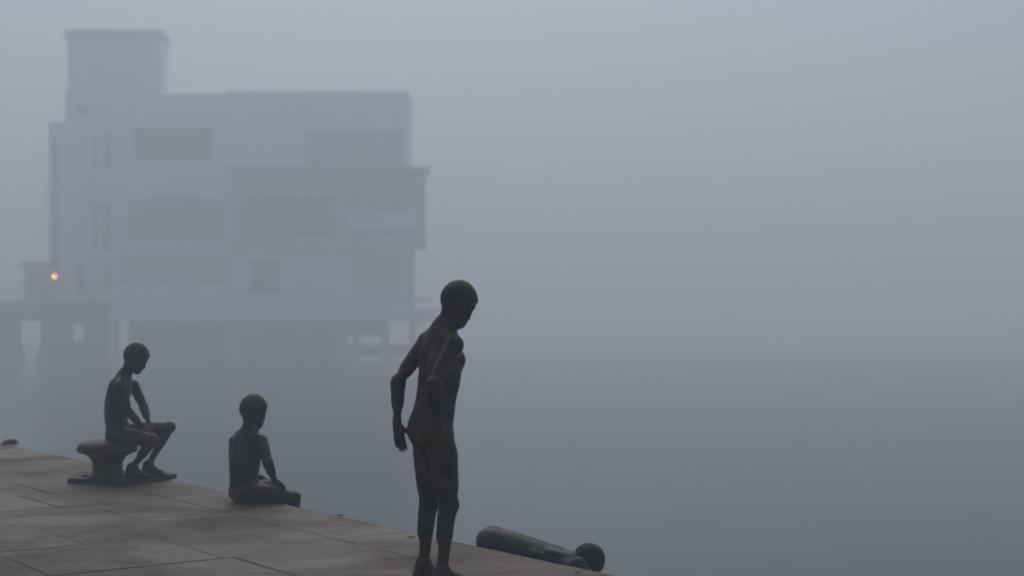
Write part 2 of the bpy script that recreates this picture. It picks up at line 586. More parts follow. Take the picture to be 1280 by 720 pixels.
def torso(F, pel, wst, chs, nck, skull, fw, rt, pf=None, pr=None, s=1.0, wide=1.0):
    """pelvis, waist, chest, neck root; fw/rt: facing and right of the chest; pf/pr the same of the pelvis"""
    pel, wst, chs, nck, skull = (np.array(x, float) for x in (pel, wst, chs, nck, skull))
    fw, rt = nrm(fw), nrm(rt)
    pf = fw if pf is None else nrm(pf)
    pr = rt if pr is None else nrm(pr)
    us = nrm(nck - wst)
    fc = nrm(fw - us * np.dot(fw, us))
    rc = np.cross(fc, us)
    ul = nrm(chs - pel)
    fp = nrm(pf - ul * np.dot(pf, ul))
    rp = np.cross(fp, ul)
    F.ell(pel, (fp, rp, ul), (0.090 * s, 0.122 * s * wide, 0.100 * s), 0.05)
    F.ell((pel + wst) / 2, (fp, rp, ul), (0.078 * s, 0.106 * s * wide, 0.100 * s), 0.05)
    F.ell(wst, (fc, rc, us), (0.078 * s, 0.101 * s * wide, 0.110 * s), 0.06)
    F.ell((wst + chs) / 2, (fc, rc, us), (0.084 * s, 0.108 * s * wide, 0.100 * s), 0.06)
    F.ell(chs, (fc, rc, us), (0.088 * s, 0.124 * s * wide, 0.125 * s), 0.05)
    top = nck - us * 0.035
    F.ell(top - fc * 0.012, (fc, rc, us), (0.062 * s, 0.128 * s * wide, 0.055 * s), 0.05)
    F.cone(skull, nck + us * 0.005, 0.041 * s, 0.046 * s, 0.035)
    F.cone(nck - us * 0.01, nck - us * 0.08, 0.046 * s, 0.05 * s, 0.05)
    for sd in (-1, 1):
        # trapezius, shoulder blades, ribs, pectorals, buttocks
        F.cone(nck + us * 0.025 - fc * 0.01, nck - us * 0.045 + rc * sd * 0.095 * wide, 0.030 * s, 0.026 * s, 0.045)
        F.ell(chs + us * 0.045 - fc * 0.066 + rc * sd * 0.062, (fc, nrm(rc + us * 0.35 * sd), us), (0.015, 0.032, 0.055), 0.03)
        F.ell(chs + us * 0.035 + fc * 0.066 + rc * sd * 0.052, (fc, rc, us), (0.016, 0.048, 0.038), 0.04)
        F.ball(chs + us * 0.012 + fc * 0.0835 + rc * sd * 0.060, 0.006, 0.008)
        for j in range(3):
            b = chs - us * (0.045 + 0.032 * j)
            F.cone(b + rc * sd * 0.100 * wide - fc * 0.03 + us * 0.02, b + rc * sd * 0.066 + fc * 0.052, 0.010, 0.008, 0.03)
    # the furrow of the spine
    F.cone(chs + us * 0.07 - fc * 0.098, wst - fc * 0.086, 0.010, 0.011, 0.03, cut=True)
    return fc, rc, us, fp, rp, ul


def buttocks(F, pel, fp, rp, ul, s=1.0, cleft=True, back=0.040):
    for sd in (-1, 1):
        F.ell(pel - fp * back + rp * sd * 0.050 - ul * 0.035, (fp, rp, ul), (0.056 * s, 0.060 * s, 0.072 * s), 0.045)
    if cleft:
        F.ell(pel - fp * (back + 0.068) - ul * 0.045, (fp, rp, ul), (0.026, 0.005, 0.055), 0.018, cut=True)


def finish(name, parent, B, arms, HF, mat):
    for a in arms:
        B.merge(a, 0.008)
    o = field_object('body', B, mat, parent)
    field_object('hair', HF, BR_HAIR, parent)
    return o


# ================================================================== the standing boy
def standing_boy():
    d0 = 1.25 * FPX / (728 - HOR)

    def p(px, py, dy=0.0):
        return np.array(W(px, py, d0)) * np.array((1, 0, 1)) + np.array((0, d0 + dy, 0))
    f, r = np.array((0.8, 0.6, 0)), np.array((0.6, -0.8, 0))
    root = empty('boy_statue', (p(541, 728)[0], d0, 0), 'dark bronze statue of a boy standing on the quay with bowed head and arms hanging', 'statue', 'bronze boy statues along the quay edge')
    c0 = p(541, 540)
    B = Field((c0[0] - 0.30, d0 - 0.36, -0.03), (c0[0] + 0.32, d0 + 0.34, 1.52), 0.0045)
    AL, AR, HF = B.like(), B.like(), B.like()
    hc = p(573, 377.5, 0.03)
    th = R(29)
    hf = np.array((0.8 * math.cos(th), 0.6 * math.cos(th), -math.sin(th)))
    hu = np.array((0.8 * math.sin(th), 0.6 * math.sin(th), math.cos(th)))
    sk, _ = head(B, HF, hc, hf, hu, 0.875)
    pel, wst, chs, nck = p(539.5, 530, 0.0), p(545, 497, 0.01), p(551, 456, 0.015), p(554, 415, 0.01)
    fc, rc, us, fp, rp, ul = torso(B, pel, wst, chs, nck, sk, f, r)
    buttocks(B, pel, fp, rp, ul, 0.95, True, 0.036)
    # legs
    leg(B, p(531, 546, 0.045), p(535, 631, 0.075), p(528.5, 709, 0.055), 1.0, f, 0.92)
    leg(B, p(551, 546, -0.050), p(561, 630, -0.045), p(553.5, 712, -0.085), 1.0, f, 0.95)
    a1, a2 = p(528.5, 709, 0.055), p(553.5, 712, -0.085)
    foot(B, a1, nrm((0.7, 0.72, 0)), None, 1.0, -1, a1[2] - 0.001)
    foot(B, a2, nrm((0.86, 0.5, 0)), None, 1.0, 1, a2[2] - 0.001)
    # arms
    arm(AL, B, p(531, 427, 0.105), p(497, 477, 0.03), p(496, 530, 0.015), p(501.5, 566, 0.02), (-0.5, 0.85, 0.0), (0.85, 0.5, 0.0), 0.14, 0.95, 0.02, 0.95)
    arm(AR, B, p(569, 431, -0.105), p(545, 478, -0.205), p(551, 529, -0.165), p(557, 562, -0.13), (0.55, -0.8, 0), (0.8, 0.5, 0), 0.25, 1.0, 0.02, 0.93)
    finish('boy', root, B, (AL, AR), HF, BR_STAND)


# ================================================================== the boy on the bollard
BD = 11.5


def bollard_boy():
    d0 = BD

    def p(px, py, dy=0.0):
        return np.array(W(px, py, d0)) * np.array((1, 0, 1)) + np.array((0, d0 + dy, 0))
    f, r = nrm((0.99, 0.12, 0)), nrm((0.12, -0.99, 0))
    root = empty('boy_statue', (p(146, 553)[0], d0, p(146, 553)[2]), 'dark bronze statue of a boy sitting hunched on the mushroom-shaped bollard, hands between knees', 'statue', 'bronze boy statues along the quay edge')
    c0 = p(160, 520)
    B = Field((c0[0] - 0.30, d0 - 0.42, 0.0), (c0[0] + 0.48, d0 + 0.42, 1.16), 0.005)
    AL, AR, HF = B.like(), B.like(), B.like()
    hc = p(170, 446.5, 0.0)
    th = R(28)
    hd = nrm((0.98, 0.18, 0))
    hf = hd * math.cos(th) + np.array((0, 0, -math.sin(th)))
    hu = hd * math.sin(th) + np.array((0, 0, math.cos(th)))
    sk, _ = head(B, HF, hc, hf, hu, 0.94)
    pel, wst, chs, nck = p(148.5, 539), p(144, 515), p(147.5, 493), p(155, 473)
    # a boy bent forward has a long curved back
    fc, rc, us, fp, rp, ul = torso(B, pel, wst, chs, nck, sk, f, r, s=0.98)
    buttocks(B, pel, fp, rp, ul, 0.95, False)
    B.cone(pel - np.array((0, 0, 0.02)) + r * 0.05, pel - np.array((0, 0, 0.02)) - r * 0.05, 0.078, 0.078, 0.04)
    kn1, an1 = p(198, 548, -0.17), p(168, 584, -0.075)
    kn2, an2 = p(204, 536.5, 0.21), p(181, 583, 0.105)
    leg(B, p(152, 544, -0.075), kn1, an1, 0.95, nrm((0.8, -0.1, 0.6)))
    leg(B, p(152, 542, 0.075), kn2, an2, 0.95, nrm((0.8, 0.1, 0.6)))
    top = 0.045
    foot(B, an1, nrm((0.97, 0.15, 0)), None, 1.0, 1, an1[2] - top)
    foot(B, an2, nrm((0.95, 0.30, 0)), None, 1.0, -1, an2[2] - top)
    arm(AR, B, p(155, 482, -0.125), p(167, 513, -0.165), p(182, 533, -0.085), p(192, 545, -0.03), (0.4, -0.5, 0.8), (0.3, 0.9, 0.2), 0.35, 0.98, 0.03, 0.9)
    arm(AL, B, p(161.5, 482, 0.125), p(171.5, 509, 0.19), p(184, 531, 0.065), p(192, 546, 0.0), (0.6, 0.4, 0.7), (0.2, -0.9, 0.2), 0.35, 0.98, 0.03, 0.9)
    finish('boy', root, B, (AL, AR), HF, BR_SEAT)


# ================================================================== the boy sitting on the edge
def edge_boy():
    d0 = 10.2

    def p(px, py, dy=0.0):
        """(px, py) at the depth d0 + dy, true perspective"""
        return np.array(W(px, py, d0 + dy))
    f, r = nrm((0.72, 0.70, 0)), nrm((0.70, -0.72, 0))
    root = empty('boy_statue', (p(306, 628)[0], d0, 0), 'dark bronze statue of a boy sitting on the stone edge, legs over the water', 'statue', 'bronze boy statues along the quay edge')
    c0 = p(320, 600)
    B = Field((c0[0] - 0.30, d0 - 0.30, -0.60), (c0[0] + 0.46, d0 + 0.60, 0.82), 0.005)
    AL, AR, HF = B.like(), B.like(), B.like()
    hc = p(317, 513, 0.0)
    th = R(12)
    hd = nrm((0.76, 0.65, 0))
    hf = hd * math.cos(th) + np.array((0, 0, -math.sin(th)))
    hu = hd * math.sin(th) + np.array((0, 0, math.cos(th)))
    sk, _ = head(B, HF, hc, hf, hu, 0.94)
    pel, wst, chs, nck = p(307, 611), p(304.5, 588), p(308, 565), p(312, 541)
    fc, rc, us, fp, rp, ul = torso(B, pel, wst, chs, nck, sk, f, r, wide=1.06)
    for sd in (-1, 1):
        B.ell(np.array((pel[0], pel[1], 0.066)) + r * sd * 0.054 - f * 0.008, (f, r, (0, 0, 1)), (0.088, 0.070, 0.066), 0.04)
    k1 = p(367.5, 622.5, 0.05)
    k2 = p(344, 607, 0.36)
    leg(B, p(314, 616, -0.085), k1, k1 + np.array((0.05, 0.00, -0.36)), 0.95, nrm((0.9, 0.1, 0.4)), 1.0)
    leg(B, p(302, 615, 0.085), k2, k2 + np.array((0.03, 0.06, -0.36)), 0.95, nrm((0.6, 0.7, 0.4)), 0.92)
    a1, a2 = k1 + np.array((0.05, 0.00, -0.36)), k2 + np.array((0.03, 0.06, -0.36))
    foot(B, a1, (0.85, 0.40, -0.3), nrm((0.26, 0.15, 0.9)), 1.0, 1)
    foot(B, a2, (0.70, 0.65, -0.3), nrm((0.2, 0.2, 0.9)), 1.0, -1)
    arm(AR, B, p(327, 552, -0.095), p(334.5, 578, -0.20), p(343.5, 601, -0.065), p(356, 607, 0.03), (0.2, -0.1, 1), (-0.3, 0.9, 0), 0.25, 1.0, 0.05, 0.9)
    arm(AL, B, p(294, 552, 0.100), p(292, 584, 0.20), p(326, 597, 0.30), p(338, 601, 0.38), (0.1, 0.2, 1), (0.8, -0.5, 0), 0.25, 1.0, 0.05, 0.9)
    finish('boy', root, B, (AL, AR), HF, BR_EDGE)


# ================================================================== the boy diving off the wall
def diving_boy():
    def p(px, py, d):
        return np.array(W(px, py, d))
    pel, wst, chs, nck = p(619, 679, 8.33), p(648, 685, 8.30), p(684, 699, 8.27), p(716, 709, 8.25)
    root = empty('boy_statue', (pel[0], pel[1], LEDGE), 'greenish bronze statue of a boy leaning out low over the water beyond the edge', 'statue', 'bronze boy statues along the quay edge')
    c0 = pel
    B = Field((c0[0] - 0.24, 7.85, -0.80), (c0[0] + 0.95, 8.75, 0.16), 0.005)
    AL, AR, HF = B.like(), B.like(), B.like()
    hc = p(734, 701, 8.27)
    hf = nrm((0.35, 0.10, -0.90))
    hu = nrm((0.85, 0.1, 0.42))
    sk, _ = head(B, HF, hc, hf, hu, 0.86)
    u0 = nrm(nck - pel)
    f0 = nrm(np.array((-0.1, 0.05, -1.0)))
    r0 = np.cross(f0, u0)
    fc, rc, us, fp, rp, ul = torso(B, pel, wst, chs, nck, sk, f0, r0, s=0.97)
    buttocks(B, pel, fp, rp, ul, 0.95, True, 0.026)
    k1, k2 = pel + np.array((0.19, -0.10, -0.30)), pel + np.array((0.24, 0.10, -0.29))
    a1, a2 = np.array((pel[0] - 0.02, pel[1] - 0.02, LEDGE + 0.075)), np.array((pel[0] + 0.03, pel[1] + 0.16, LEDGE + 0.075))
    leg(B, pel + rp * 0.065 + fp * 0.01 - ul * 0.02, k1, a1, 0.95, nrm((0.9, 0.3, -0.1)))
    leg(B, pel - rp * 0.065 + fp * 0.01 - ul * 0.02, k2, a2, 0.95, nrm((0.9, 0.3, -0.1)))
    foot(B, a1, (0.9, 0.4, 0), None, 1.0, 1, 0.073)
    foot(B, a2, (0.9, 0.5, 0), None, 1.0, -1, 0.073)
    s1 = p(722, 706, 8.12)
    s2 = nck - us * 0.055 - rc * 0.125 + fc * 0.01
    d1 = nrm((0.62, 0.05, -0.78))
    arm(AR, B, s1, s1 + d1 * 0.24, s1 + d1 * 0.45 + np.array((0.02, 0.05, 0)), s1 + d1 * 0.6 + np.array((0.04, 0.08, 0)), (0.8, 0, 0.6), (0, 1, 0), 0.15, 1.0, 0.02, 0.92)
    arm(AL, B, s2, s2 + d1 * 0.24, s2 + d1 * 0.45 + np.array((0.02, -0.05, 0)), s2 + d1 * 0.6 + np.array((0.04, -0.08, 0)), (0.8, 0, 0.6), (0, -1, 0), 0.15, 1.0, 0.02, 0.92)
    finish('boy', root, B, (AL, AR), HF, BR_DIVE)


standing_boy()
bollard_boy()
edge_boy()
diving_boy()

# ================================================================== bollard and its iron plate
bc = W(134.5, 603, BD)
root = empty('mooring_bollard', (bc.x, BD, 0), 'black cast iron mooring bollard with a wide mushroom head on a flat plate', 'bollard')
bm = bmesh.new()
pl = [(W(84, 605, 11.40).x, 11.40), (W(150, 606.5, 11.30).x, 11.30), (W(172, 605.5, 11.36).x, 11.37), (W(222, 598.5, 11.80).x, 11.78), (W(150, 598, 12.0).x, 12.06), (W(92, 600, 11.8).x, 11.95)]
lo = [bm.verts.new((x, y, 0.001)) for x, y in pl]
hi = [bm.verts.new((x, y, 0.043)) for x, y in pl]
bm.faces.new(hi)
bm.faces.new(lo[::-1])
for i in range(len(pl)):
    j = (i + 1) % len(pl)
    bm.faces.new((lo[i], lo[j], hi[j], hi[i]))
obj('base_plate', bm, IRON_RUST, root, bevel=0.006)
bm = bmesh.new()
lathe(bm, (bc.x, BD, 0.043), [(0, 0.0), (0.150, 0.0), (0.150, 0.012), (0.130, 0.022), (0.121, 0.05), (0.117, 0.08), (0.117, 0.105), (0.123, 0.130), (0.136, 0.154), (0.158, 0.176), (0.188, 0.194), (0.222, 0.206)], 64)
obj('stem', bm, IRON, root, True)
bm = bmesh.new()
lathe(bm, (bc.x, BD, 0.043), [(0.200, 0.200), (0.222, 0.203), (0.236, 0.212), (0.241, 0.228), (0.238, 0.246), (0.226, 0.268), (0.190, 0.288), (0.130, 0.302), (0.060, 0.309), (0, 0.311)], 64)
obj('cap', bm, IRON, root, True)
for k in range(2):
    bm = bmesh.new()
    bx, by = ((pl[0][0] + 0.10, pl[0][1] + 0.14), (pl[1][0] - 0.08, pl[1][1] + 0.06))[k]
    lathe(bm, (bx, by, 0.043), [(0, 0), (0.024, 0), (0.024, 0.012), (0.014, 0.020), (0, 0.021)], 6)
    obj('bolt', bm, IRON, root)

# a rusty mooring eye at the far end of the edge
me_ = W(13, 554, 15.25)
root = empty('mooring_ring', (me_.x, 15.25, 0), 'small rusty iron mooring ring lying on the far end of the quay edge', 'mooring ring')
bm = bmesh.new()
box(bm, me_.x - 0.075, me_.x + 0.075, 15.19, 15.31, 0.0, 0.018)
obj('plate', bm, IRON_RUST, root, bevel=0.004)
bm = bmesh.new()
tube(bm, [(me_.x + 0.065 * math.cos(a), 15.25 + 0.05 * math.sin(a), 0.030 + 0.010 * math.sin(a)) for a in np.linspace(0, 2 * math.pi, 25)], 0.013)
obj('ring', bm, IRON_RUST, root, True)

# ================================================================== quay
E0 = Vector((-5.6, 15.5, 0))
ED = Vector((0.592, -0.806, 0)).normalized()      # along the edge, towards the photographer
EN = Vector((-0.806, -0.592, 0)).normalized()     # inland


def Q(s, t, z=0.0):
    v = E0 + ED * s + EN * t
    return (v.x, v.y, z)


def slab(bm, s0, s1, t0, t1, zt, th=0.05, bev=0.005):
    g = 0.0024
    s0, s1, t0, t1 = s0 + g, s1 - g, t0 + g, t1 - g
    tilt = [random.uniform(-0.0016, 0.0016) for _ in range(4)]
    j = [random.uniform(-0.0035, 0.0045) for _ in range(8)]
    cs = [(s0 + j[0], t0 + j[1]), (s1 + j[2], t0 + j[3]), (s1 + j[4], t1 + j[5]), (s0 + j[6], t1 + j[7])]
    cm = (sum(c[0] for c in cs) / 4, sum(c[1] for c in cs) / 4)

    def ring(inset, z, tl):
        out = []
        for (s, t), e in zip(cs, tilt):
            ss = s + inset * (1 if s < cm[0] else -1)
            tt = t + inset * (1 if t < cm[1] else -1)
            out.append(bm.verts.new(Q(ss, tt, z + (e if tl else 0))))
        return out
    rs = [ring(0, zt - th, False), ring(0, zt - bev, True), ring(bev * 0.35, zt - bev * 0.3, True), ring(bev * 1.3, zt, True)]
    for a, b in zip(rs, rs[1:]):
        for i in range(4):
            k = (i + 1) % 4
            bm.faces.new((a[i], a[k], b[k], b[i]))
    bm.faces.new(rs[-1])


bm = bmesh.new()
rows = [5.1, 5.95, 6.85, 7.72, 8.64, 9.5]
s = 9.5
while s < 24:
    s += random.choice((0.7, 0.8, 0.9, 0.95))
    rows.append(s)
s = 5.1
while s > -26:
    s -= random.choice((0.7, 0.8, 0.9, 0.95))
    rows.insert(0, s)
for a, b in zip(rows, rows[1:]):
    fixed = {6.85: [1.79], 5.95: [1.13], 7.72: [1.35]}.get(round(a, 2), [])
    t = 0.51
    cuts = [t]
    for fx in fixed:
        cuts.append(fx)
        t = fx
    if not fixed:
        t += random.uniform(0.4, 1.3)
        cuts.append(t)
    while t < 16:
        t += random.uniform(0.9, 1.6)
        cuts.append(t)
    for c, d in zip(cuts, cuts[1:]):
        slab(bm, a, b, c, d, random.uniform(-0.002, 0.001))
s = -26.0
while s < 24:
    ln = random.uniform(1.1, 1.7)
    slab(bm, s, s + ln, -0.02, 0.51, random.uniform(-0.002, 0.001), 0.14, 0.010)
    s += ln
tag(obj('quay_paving', bm, PAVING), kind='structure')


def prism(bm, s0, s1, t0, t1, z0, z1):
    vs = [bm.verts.new(Q(a, b, z)) for a in (s0, s1) for b in (t0, t1) for z in (z0, z1)]
    for f in ((0, 1, 3, 2), (4, 6, 7, 5), (0, 4, 5, 1), (2, 3, 7, 6), (0, 2, 6, 4), (1, 5, 7, 3)):
        bm.faces.new([vs[i] for i in f])


bm = bmesh.new()
prism(bm, -26, 25, 0.02, 17, WATER - 0.4, -0.006)
tag(obj('quay_bed', bm, MORTAR), kind='structure')
bm = bmesh.new()
s = -26.0
row = 0
zz = -0.145
while zz > -2.7:
    s = -26.0 + (row % 2) * 0.6
    while s < 24:
        ln = random.uniform(1.0, 1.5)
        o = random.uniform(-0.006, 0.006)
        prism(bm, s + 0.004, s + ln - 0.004, 0.0 + o, 0.06, zz - 0.29, zz - 0.003)
        s += ln
    zz -= 0.30
    row += 1
# a low footing course just above the water
s = -26.0
while s < 24:
    prism(bm, s + 0.004, s + 1.996, -0.62, -0.012, WATER - 0.4, LEDGE)
    s += 2.0
tag(obj('quay_wall', bm, QWALL, bevel=0.012), kind='structure')


def leaf(name, px, py, size, ang, mat, label):
    d = CAMH * FPX / (py - HOR)
    c = W(px, py, d)
    bm = bmesh.new()
    n = 7
    L, Rr, M = [], [], []
    for i in range(n):
        u = i / (n - 1)
        w = math.sin(math.pi * (u ** 0.8)) * 0.34 * size
        x = (u - 0.5) * size
        zc = 0.004 + 0.10 * size * (2 * u - 1) ** 2
        ca, sa = math.cos(ang), math.sin(ang)
        for lst, y, dz in ((L, w, 0.10 * size * math.sin(math.pi * u)), (M, 0, 0), (Rr, -w, 0.16 * size * math.sin(math.pi * u))):
            lst.append(bm.verts.new((c.x + x * ca - y * sa, d + x * sa + y * ca, zc + dz)))
    for a, b in ((L, M), (M, Rr)):
        for i in range(n - 1):
            vs = [a[i], a[i + 1], b[i + 1], b[i]]
            try:
                bm.faces.new(vs)
            except ValueError:
                pass
    bmesh.ops.remove_doubles(bm, verts=bm.verts[:], dist=0.0004)
    o = obj(name, bm, mat, None, True)
    m = o.modifiers.new('thick', 'SOLIDIFY')
    m.thickness = 0.0012
    tag(o, label, 'leaf')
    return o


leaf('fallen_leaf', 426, 645.5, 0.060, 0.3, LEAFM, 'small reddish dry leaf lying by the bare stretch of quay edge')
leaf('fallen_leaf', 514, 673, 0.050, 0.1, LEAFD, 'small blackened leaf on the paving just beside the standing statue')
leaf('fallen_leaf', 721, 716.5, 0.045, 2.4, LEAFD, 'small blackened leaf on the paving in front of the leaning statue')

# ================================================================== water
bm = bmesh.new()
vs = [bm.verts.new(v) for v in ((-395, -95, WATER), (395, -95, WATER), (395, 590, WATER), (-395, 590, WATER))]
bm.faces.new(vs)
tag(obj('water', bm, WATERM), kind='structure')

# ================================================================== the club house on stilts, deep in the fog
BY = 150.0


def X(px, d=BY):
    return (px - 640.0) / FPX * d


def Z(py, d=BY):
    return CAMH - (py - HOR) / FPX * d


def pbox(bm, px0, px1, py0, py1, y0, y1, d=BY):
    """a box whose outline is measured on the facade, py0 above py1"""
    box(bm, X(px0, d), X(px1, d), y0, y1, Z(py1, d), Z(py0, d))


def wall_with_holes(bm, px0, px1, py0, py1, y0, y1, holes, reveal=0.45, d=BY):
    """a block with window openings sunk into its front"""
    xs = sorted({X(v, d) for v in [px0, px1] + [h[0] for h in holes] + [h[2] for h in holes]})
    zs = sorted({Z(v, d) for v in [py0, py1] + [h[1] for h in holes] + [h[3] for h in holes]})
    hs = [(X(h[0], d), X(h[2], d), Z(h[3], d), Z(h[1], d)) for h in holes]

    def inhole(x, z):
        return any(a < x < b and c < z < e for a, b, c, e in hs)
    for x0, x1 in zip(xs, xs[1:]):
        for z0, z1 in zip(zs, zs[1:]):
            yy = y0 + reveal if inhole((x0 + x1) / 2, (z0 + z1) / 2) else y0
            bm.faces.new([bm.verts.new(v) for v in ((x0, yy, z0), (x1, yy, z0), (x1, yy, z1), (x0, yy, z1))])
    for a, b, c, e in hs:
        for q in (((a, c), (b, c)), ((b, c), (b, e)), ((b, e), (a, e)), ((a, e), (a, c))):
            (xa, za), (xb, zb) = q
            bm.faces.new([bm.verts.new(v) for v in ((xa, y0, za), (xb, y0, zb), (xb, y0 + reveal, zb), (xa, y0 + reveal, za))])
    xa, xb, za, zb = xs[0], xs[-1], zs[0], zs[-1]
    for q in (((xa, y0, za), (xa, y1, za), (xa, y1, zb), (xa, y0, zb)), ((xb, y0, za), (xb, y0, zb), (xb, y1, zb), (xb, y1, za)),
              ((xa, y1, za), (xb, y1, za), (xb, y1, zb), (xa, y1, zb)), ((xa, y0, zb), (xa, y1, zb), (xb, y1, zb), (xb, y0, zb)),
              ((xa, y0, za), (xb, y0, za), (xb, y1, za), (xa, y1, za))):
        bm.faces.new([bm.verts.new(v) for v in q])
    bmesh.ops.remove_doubles(bm, verts=bm.verts[:], dist=0.001)


house = empty('club_house', (X(330), BY + 8, WATER), 'pale flat-roofed harbour building on stilts with a square tower, faint in the fog', 'building')


def window(px0, py0, px1, py1, y, cols, rows=1, d=BY, mat=GLASS):
    """frame with bars, its pane a child"""
    x0, x1, z0, z1 = X(px0, d), X(px1, d), Z(py1, d), Z(py0, d)
    bm = bmesh.new()
    t = 0.07
    box(bm, x0 + .004, x1 - .004, y - 0.08, y + 0.02, z0 + .004, z0 + t)
    box(bm, x0 + .004, x1 - .004, y - 0.08, y + 0.02, z1 - t, z1 - .004)
    for i in range(cols + 1):
        xx = x0 + .004 + (x1 - x0 - .008 - t) * i / cols
        box(bm, xx, xx + t, y - 0.075, y + 0.015, z0 + t, z1 - t)
    for i in range(1, rows):
        zc = z0 + (z1 - z0) * i / rows
        box(bm, x0 + t, x1 - t, y - 0.07, y + 0.01, zc - 0.03, zc + 0.03)
    w = obj('window', bm, FRAME, house)
    bm = bmesh.new()
    box(bm, x0 + 0.02, x1 - 0.02, y - 0.03, y - 0.01, z0 + 0.02, z1 - 0.02)
    g = obj('pane', bm, mat)
    g.parent = w
    return w


# main block
bm = bmesh.new()
wall_with_holes(bm, 140, 508, 119, 387, BY, BY + 8, [(167, 160, 266, 199), (382, 163, 503, 211), (160, 248, 278, 299), (148, 319, 288, 356), (312, 325, 350, 366), (440, 322, 500, 362)])
obj('wall', bm, CONC, house)
bm = bmesh.new()
pbox(bm, 186, 282, 117.5, 121.5, BY - 0.15, BY + 8.1)
pbox(bm, 282, 510, 114.5, 121, BY - 0.2, BY + 8.2)
obj('parapet', bm, CONC, house)
window(167, 160, 266, 199, BY + 0.44, 6)
window(382, 163, 503, 211, BY + 0.44, 7, 1, BY, SHUT)
window(160, 248, 278, 299, BY + 0.44, 7)
window(148, 319, 288, 356, BY + 0.44, 8, 1, BY, SHUT)
window(312, 325, 350, 366, BY + 0.44, 2)
window(440, 322, 500, 362, BY + 0.44, 4, 1, BY, SHUT)
# side wing at the left, its upper piece and the tower behind
WY = BY + 1.5
bm = bmesh.new()
wall_with_holes(bm, 55, 139, 150, 387, WY, WY + 6, [(60, 172, 66, 330), (111, 168, 118, 206), (124, 165, 133, 208), (111, 253, 118, 311), (123, 251, 133, 313), (88, 330, 102, 366), (124, 330, 134, 362)], 0.4)
obj('wing_wall', bm, CONC, house)
for a in ((60, 172, 66, 330), (111, 168, 118, 206), (124, 165, 133, 208), (111, 253, 118, 311), (123, 251, 133, 313), (88, 330, 102, 366), (124, 330, 134, 362)):
    window(*a, WY + 0.39, 1)
bm = bmesh.new()
pbox(bm, 73, 139, 110, 149.8, WY + 0.8, WY + 5)
obj('upper_wall', bm, CONC, house)
em = Vector((X(95), WY + 0.8, Z(133)))
bm = bmesh.new()
ring = []
for r_, yy in ((0.0, -0.06), (0.34, -0.06), (0.36, -0.10), (0.50, -0.10), (0.52, -0.02), (0.52, 0.0)):
    if r_ == 0:
        ring.append([bm.verts.new((em.x, em.y + yy, em.z))])
    else:
        ring.append([bm.verts.new((em.x + r_ * math.cos(k * math.pi / 16), em.y + yy, em.z + r_ * math.sin(k * math.pi / 16))) for k in range(32)])
for a, b in zip(ring, ring[1:]):
    for k in range(32):
        if len(a) == 1:
            bm.faces.new((a[0], b[k], b[(k + 1) % 32]))
        else:
            bm.faces.new((a[k], b[k], b[(k + 1) % 32], a[(k + 1) % 32]))
tag(obj('emblem', bm, REDP, house, True), 'round faded red emblem on the wall below the tower')
TY = BY + 4
bm = bmesh.new()
pbox(bm, 70, 189, 41, 125, TY, TY + 3.2)
obj('tower', bm, BAND, house)
bm = bmesh.new()
pbox(bm, 67, 191, 28, 41, TY - 0.3, TY + 3.4)
obj('cornice', bm, CONC2, house)
bm = bmesh.new()
pbox(bm, 82, 172, 56, 62, TY - 0.05, TY + 0.02)
pbox(bm, 82, 172, 68, 74, TY - 0.05, TY + 0.02)
pbox(bm, 82, 172, 80, 86, TY - 0.05, TY + 0.02)
obj('vent_slats', bm, BAND, house)
# the projecting upper storey with its canopy and loggia
LY = BY - 1.6
bm = bmesh.new()
pbox(bm, 288, 538, 211.5, 219, BY - 2.6, BY - 0.003)
obj('canopy', bm, DECKC, house)
bm = bmesh.new()
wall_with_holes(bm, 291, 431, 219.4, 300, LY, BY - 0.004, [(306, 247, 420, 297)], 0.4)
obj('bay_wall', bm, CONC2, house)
bm = bmesh.new()
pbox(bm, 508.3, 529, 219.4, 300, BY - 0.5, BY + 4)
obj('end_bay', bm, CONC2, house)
bm = bmesh.new()
pbox(bm, 508.3, 516, 312.3, 386.8, BY + 0.5, BY + 4)
obj('stair_shaft', bm, CONC2, house)
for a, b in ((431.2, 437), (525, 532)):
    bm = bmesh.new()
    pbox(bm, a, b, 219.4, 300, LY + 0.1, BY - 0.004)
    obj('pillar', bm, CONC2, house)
window(306, 247, 420, 297, LY + 0.39, 7)
window(438, 222, 507, 296, BY - 0.1, 5, 1, BY, SHUT)
bm = bmesh.new()
pbox(bm, 289, 534, 300.2, 312, LY - 0.15, BY - 0.004)
obj('balcony_slab', bm, DECKC, house)
bm = bmesh.new()
pbox(bm, 437.5, 524.5, 264, 289, LY + 0.12, LY + 0.2)
obj('balcony_panel', bm, BAND, house)
bm = bmesh.new()
pbox(bm, 437.5, 524.5, 259, 261, LY + 0.12, LY + 0.2)
for i in range(8):
    pbox(bm, 438 + i * 12.2, 439.2 + i * 12.2, 261.05, 263.95, LY + 0.14, LY + 0.18)
obj('handrail', bm, STEEL, house)
# sills, bands
bm = bmesh.new()
pbox(bm, 139, 288.5, 301, 309, BY - 0.35, BY - 0.004)
obj('sill_band', bm, BAND, house)
bm = bmesh.new()
pbox(bm, 139, 540, 372, 377, BY - 0.3, BY - 0.005)
obj('lower_band', bm, CONC2, house)
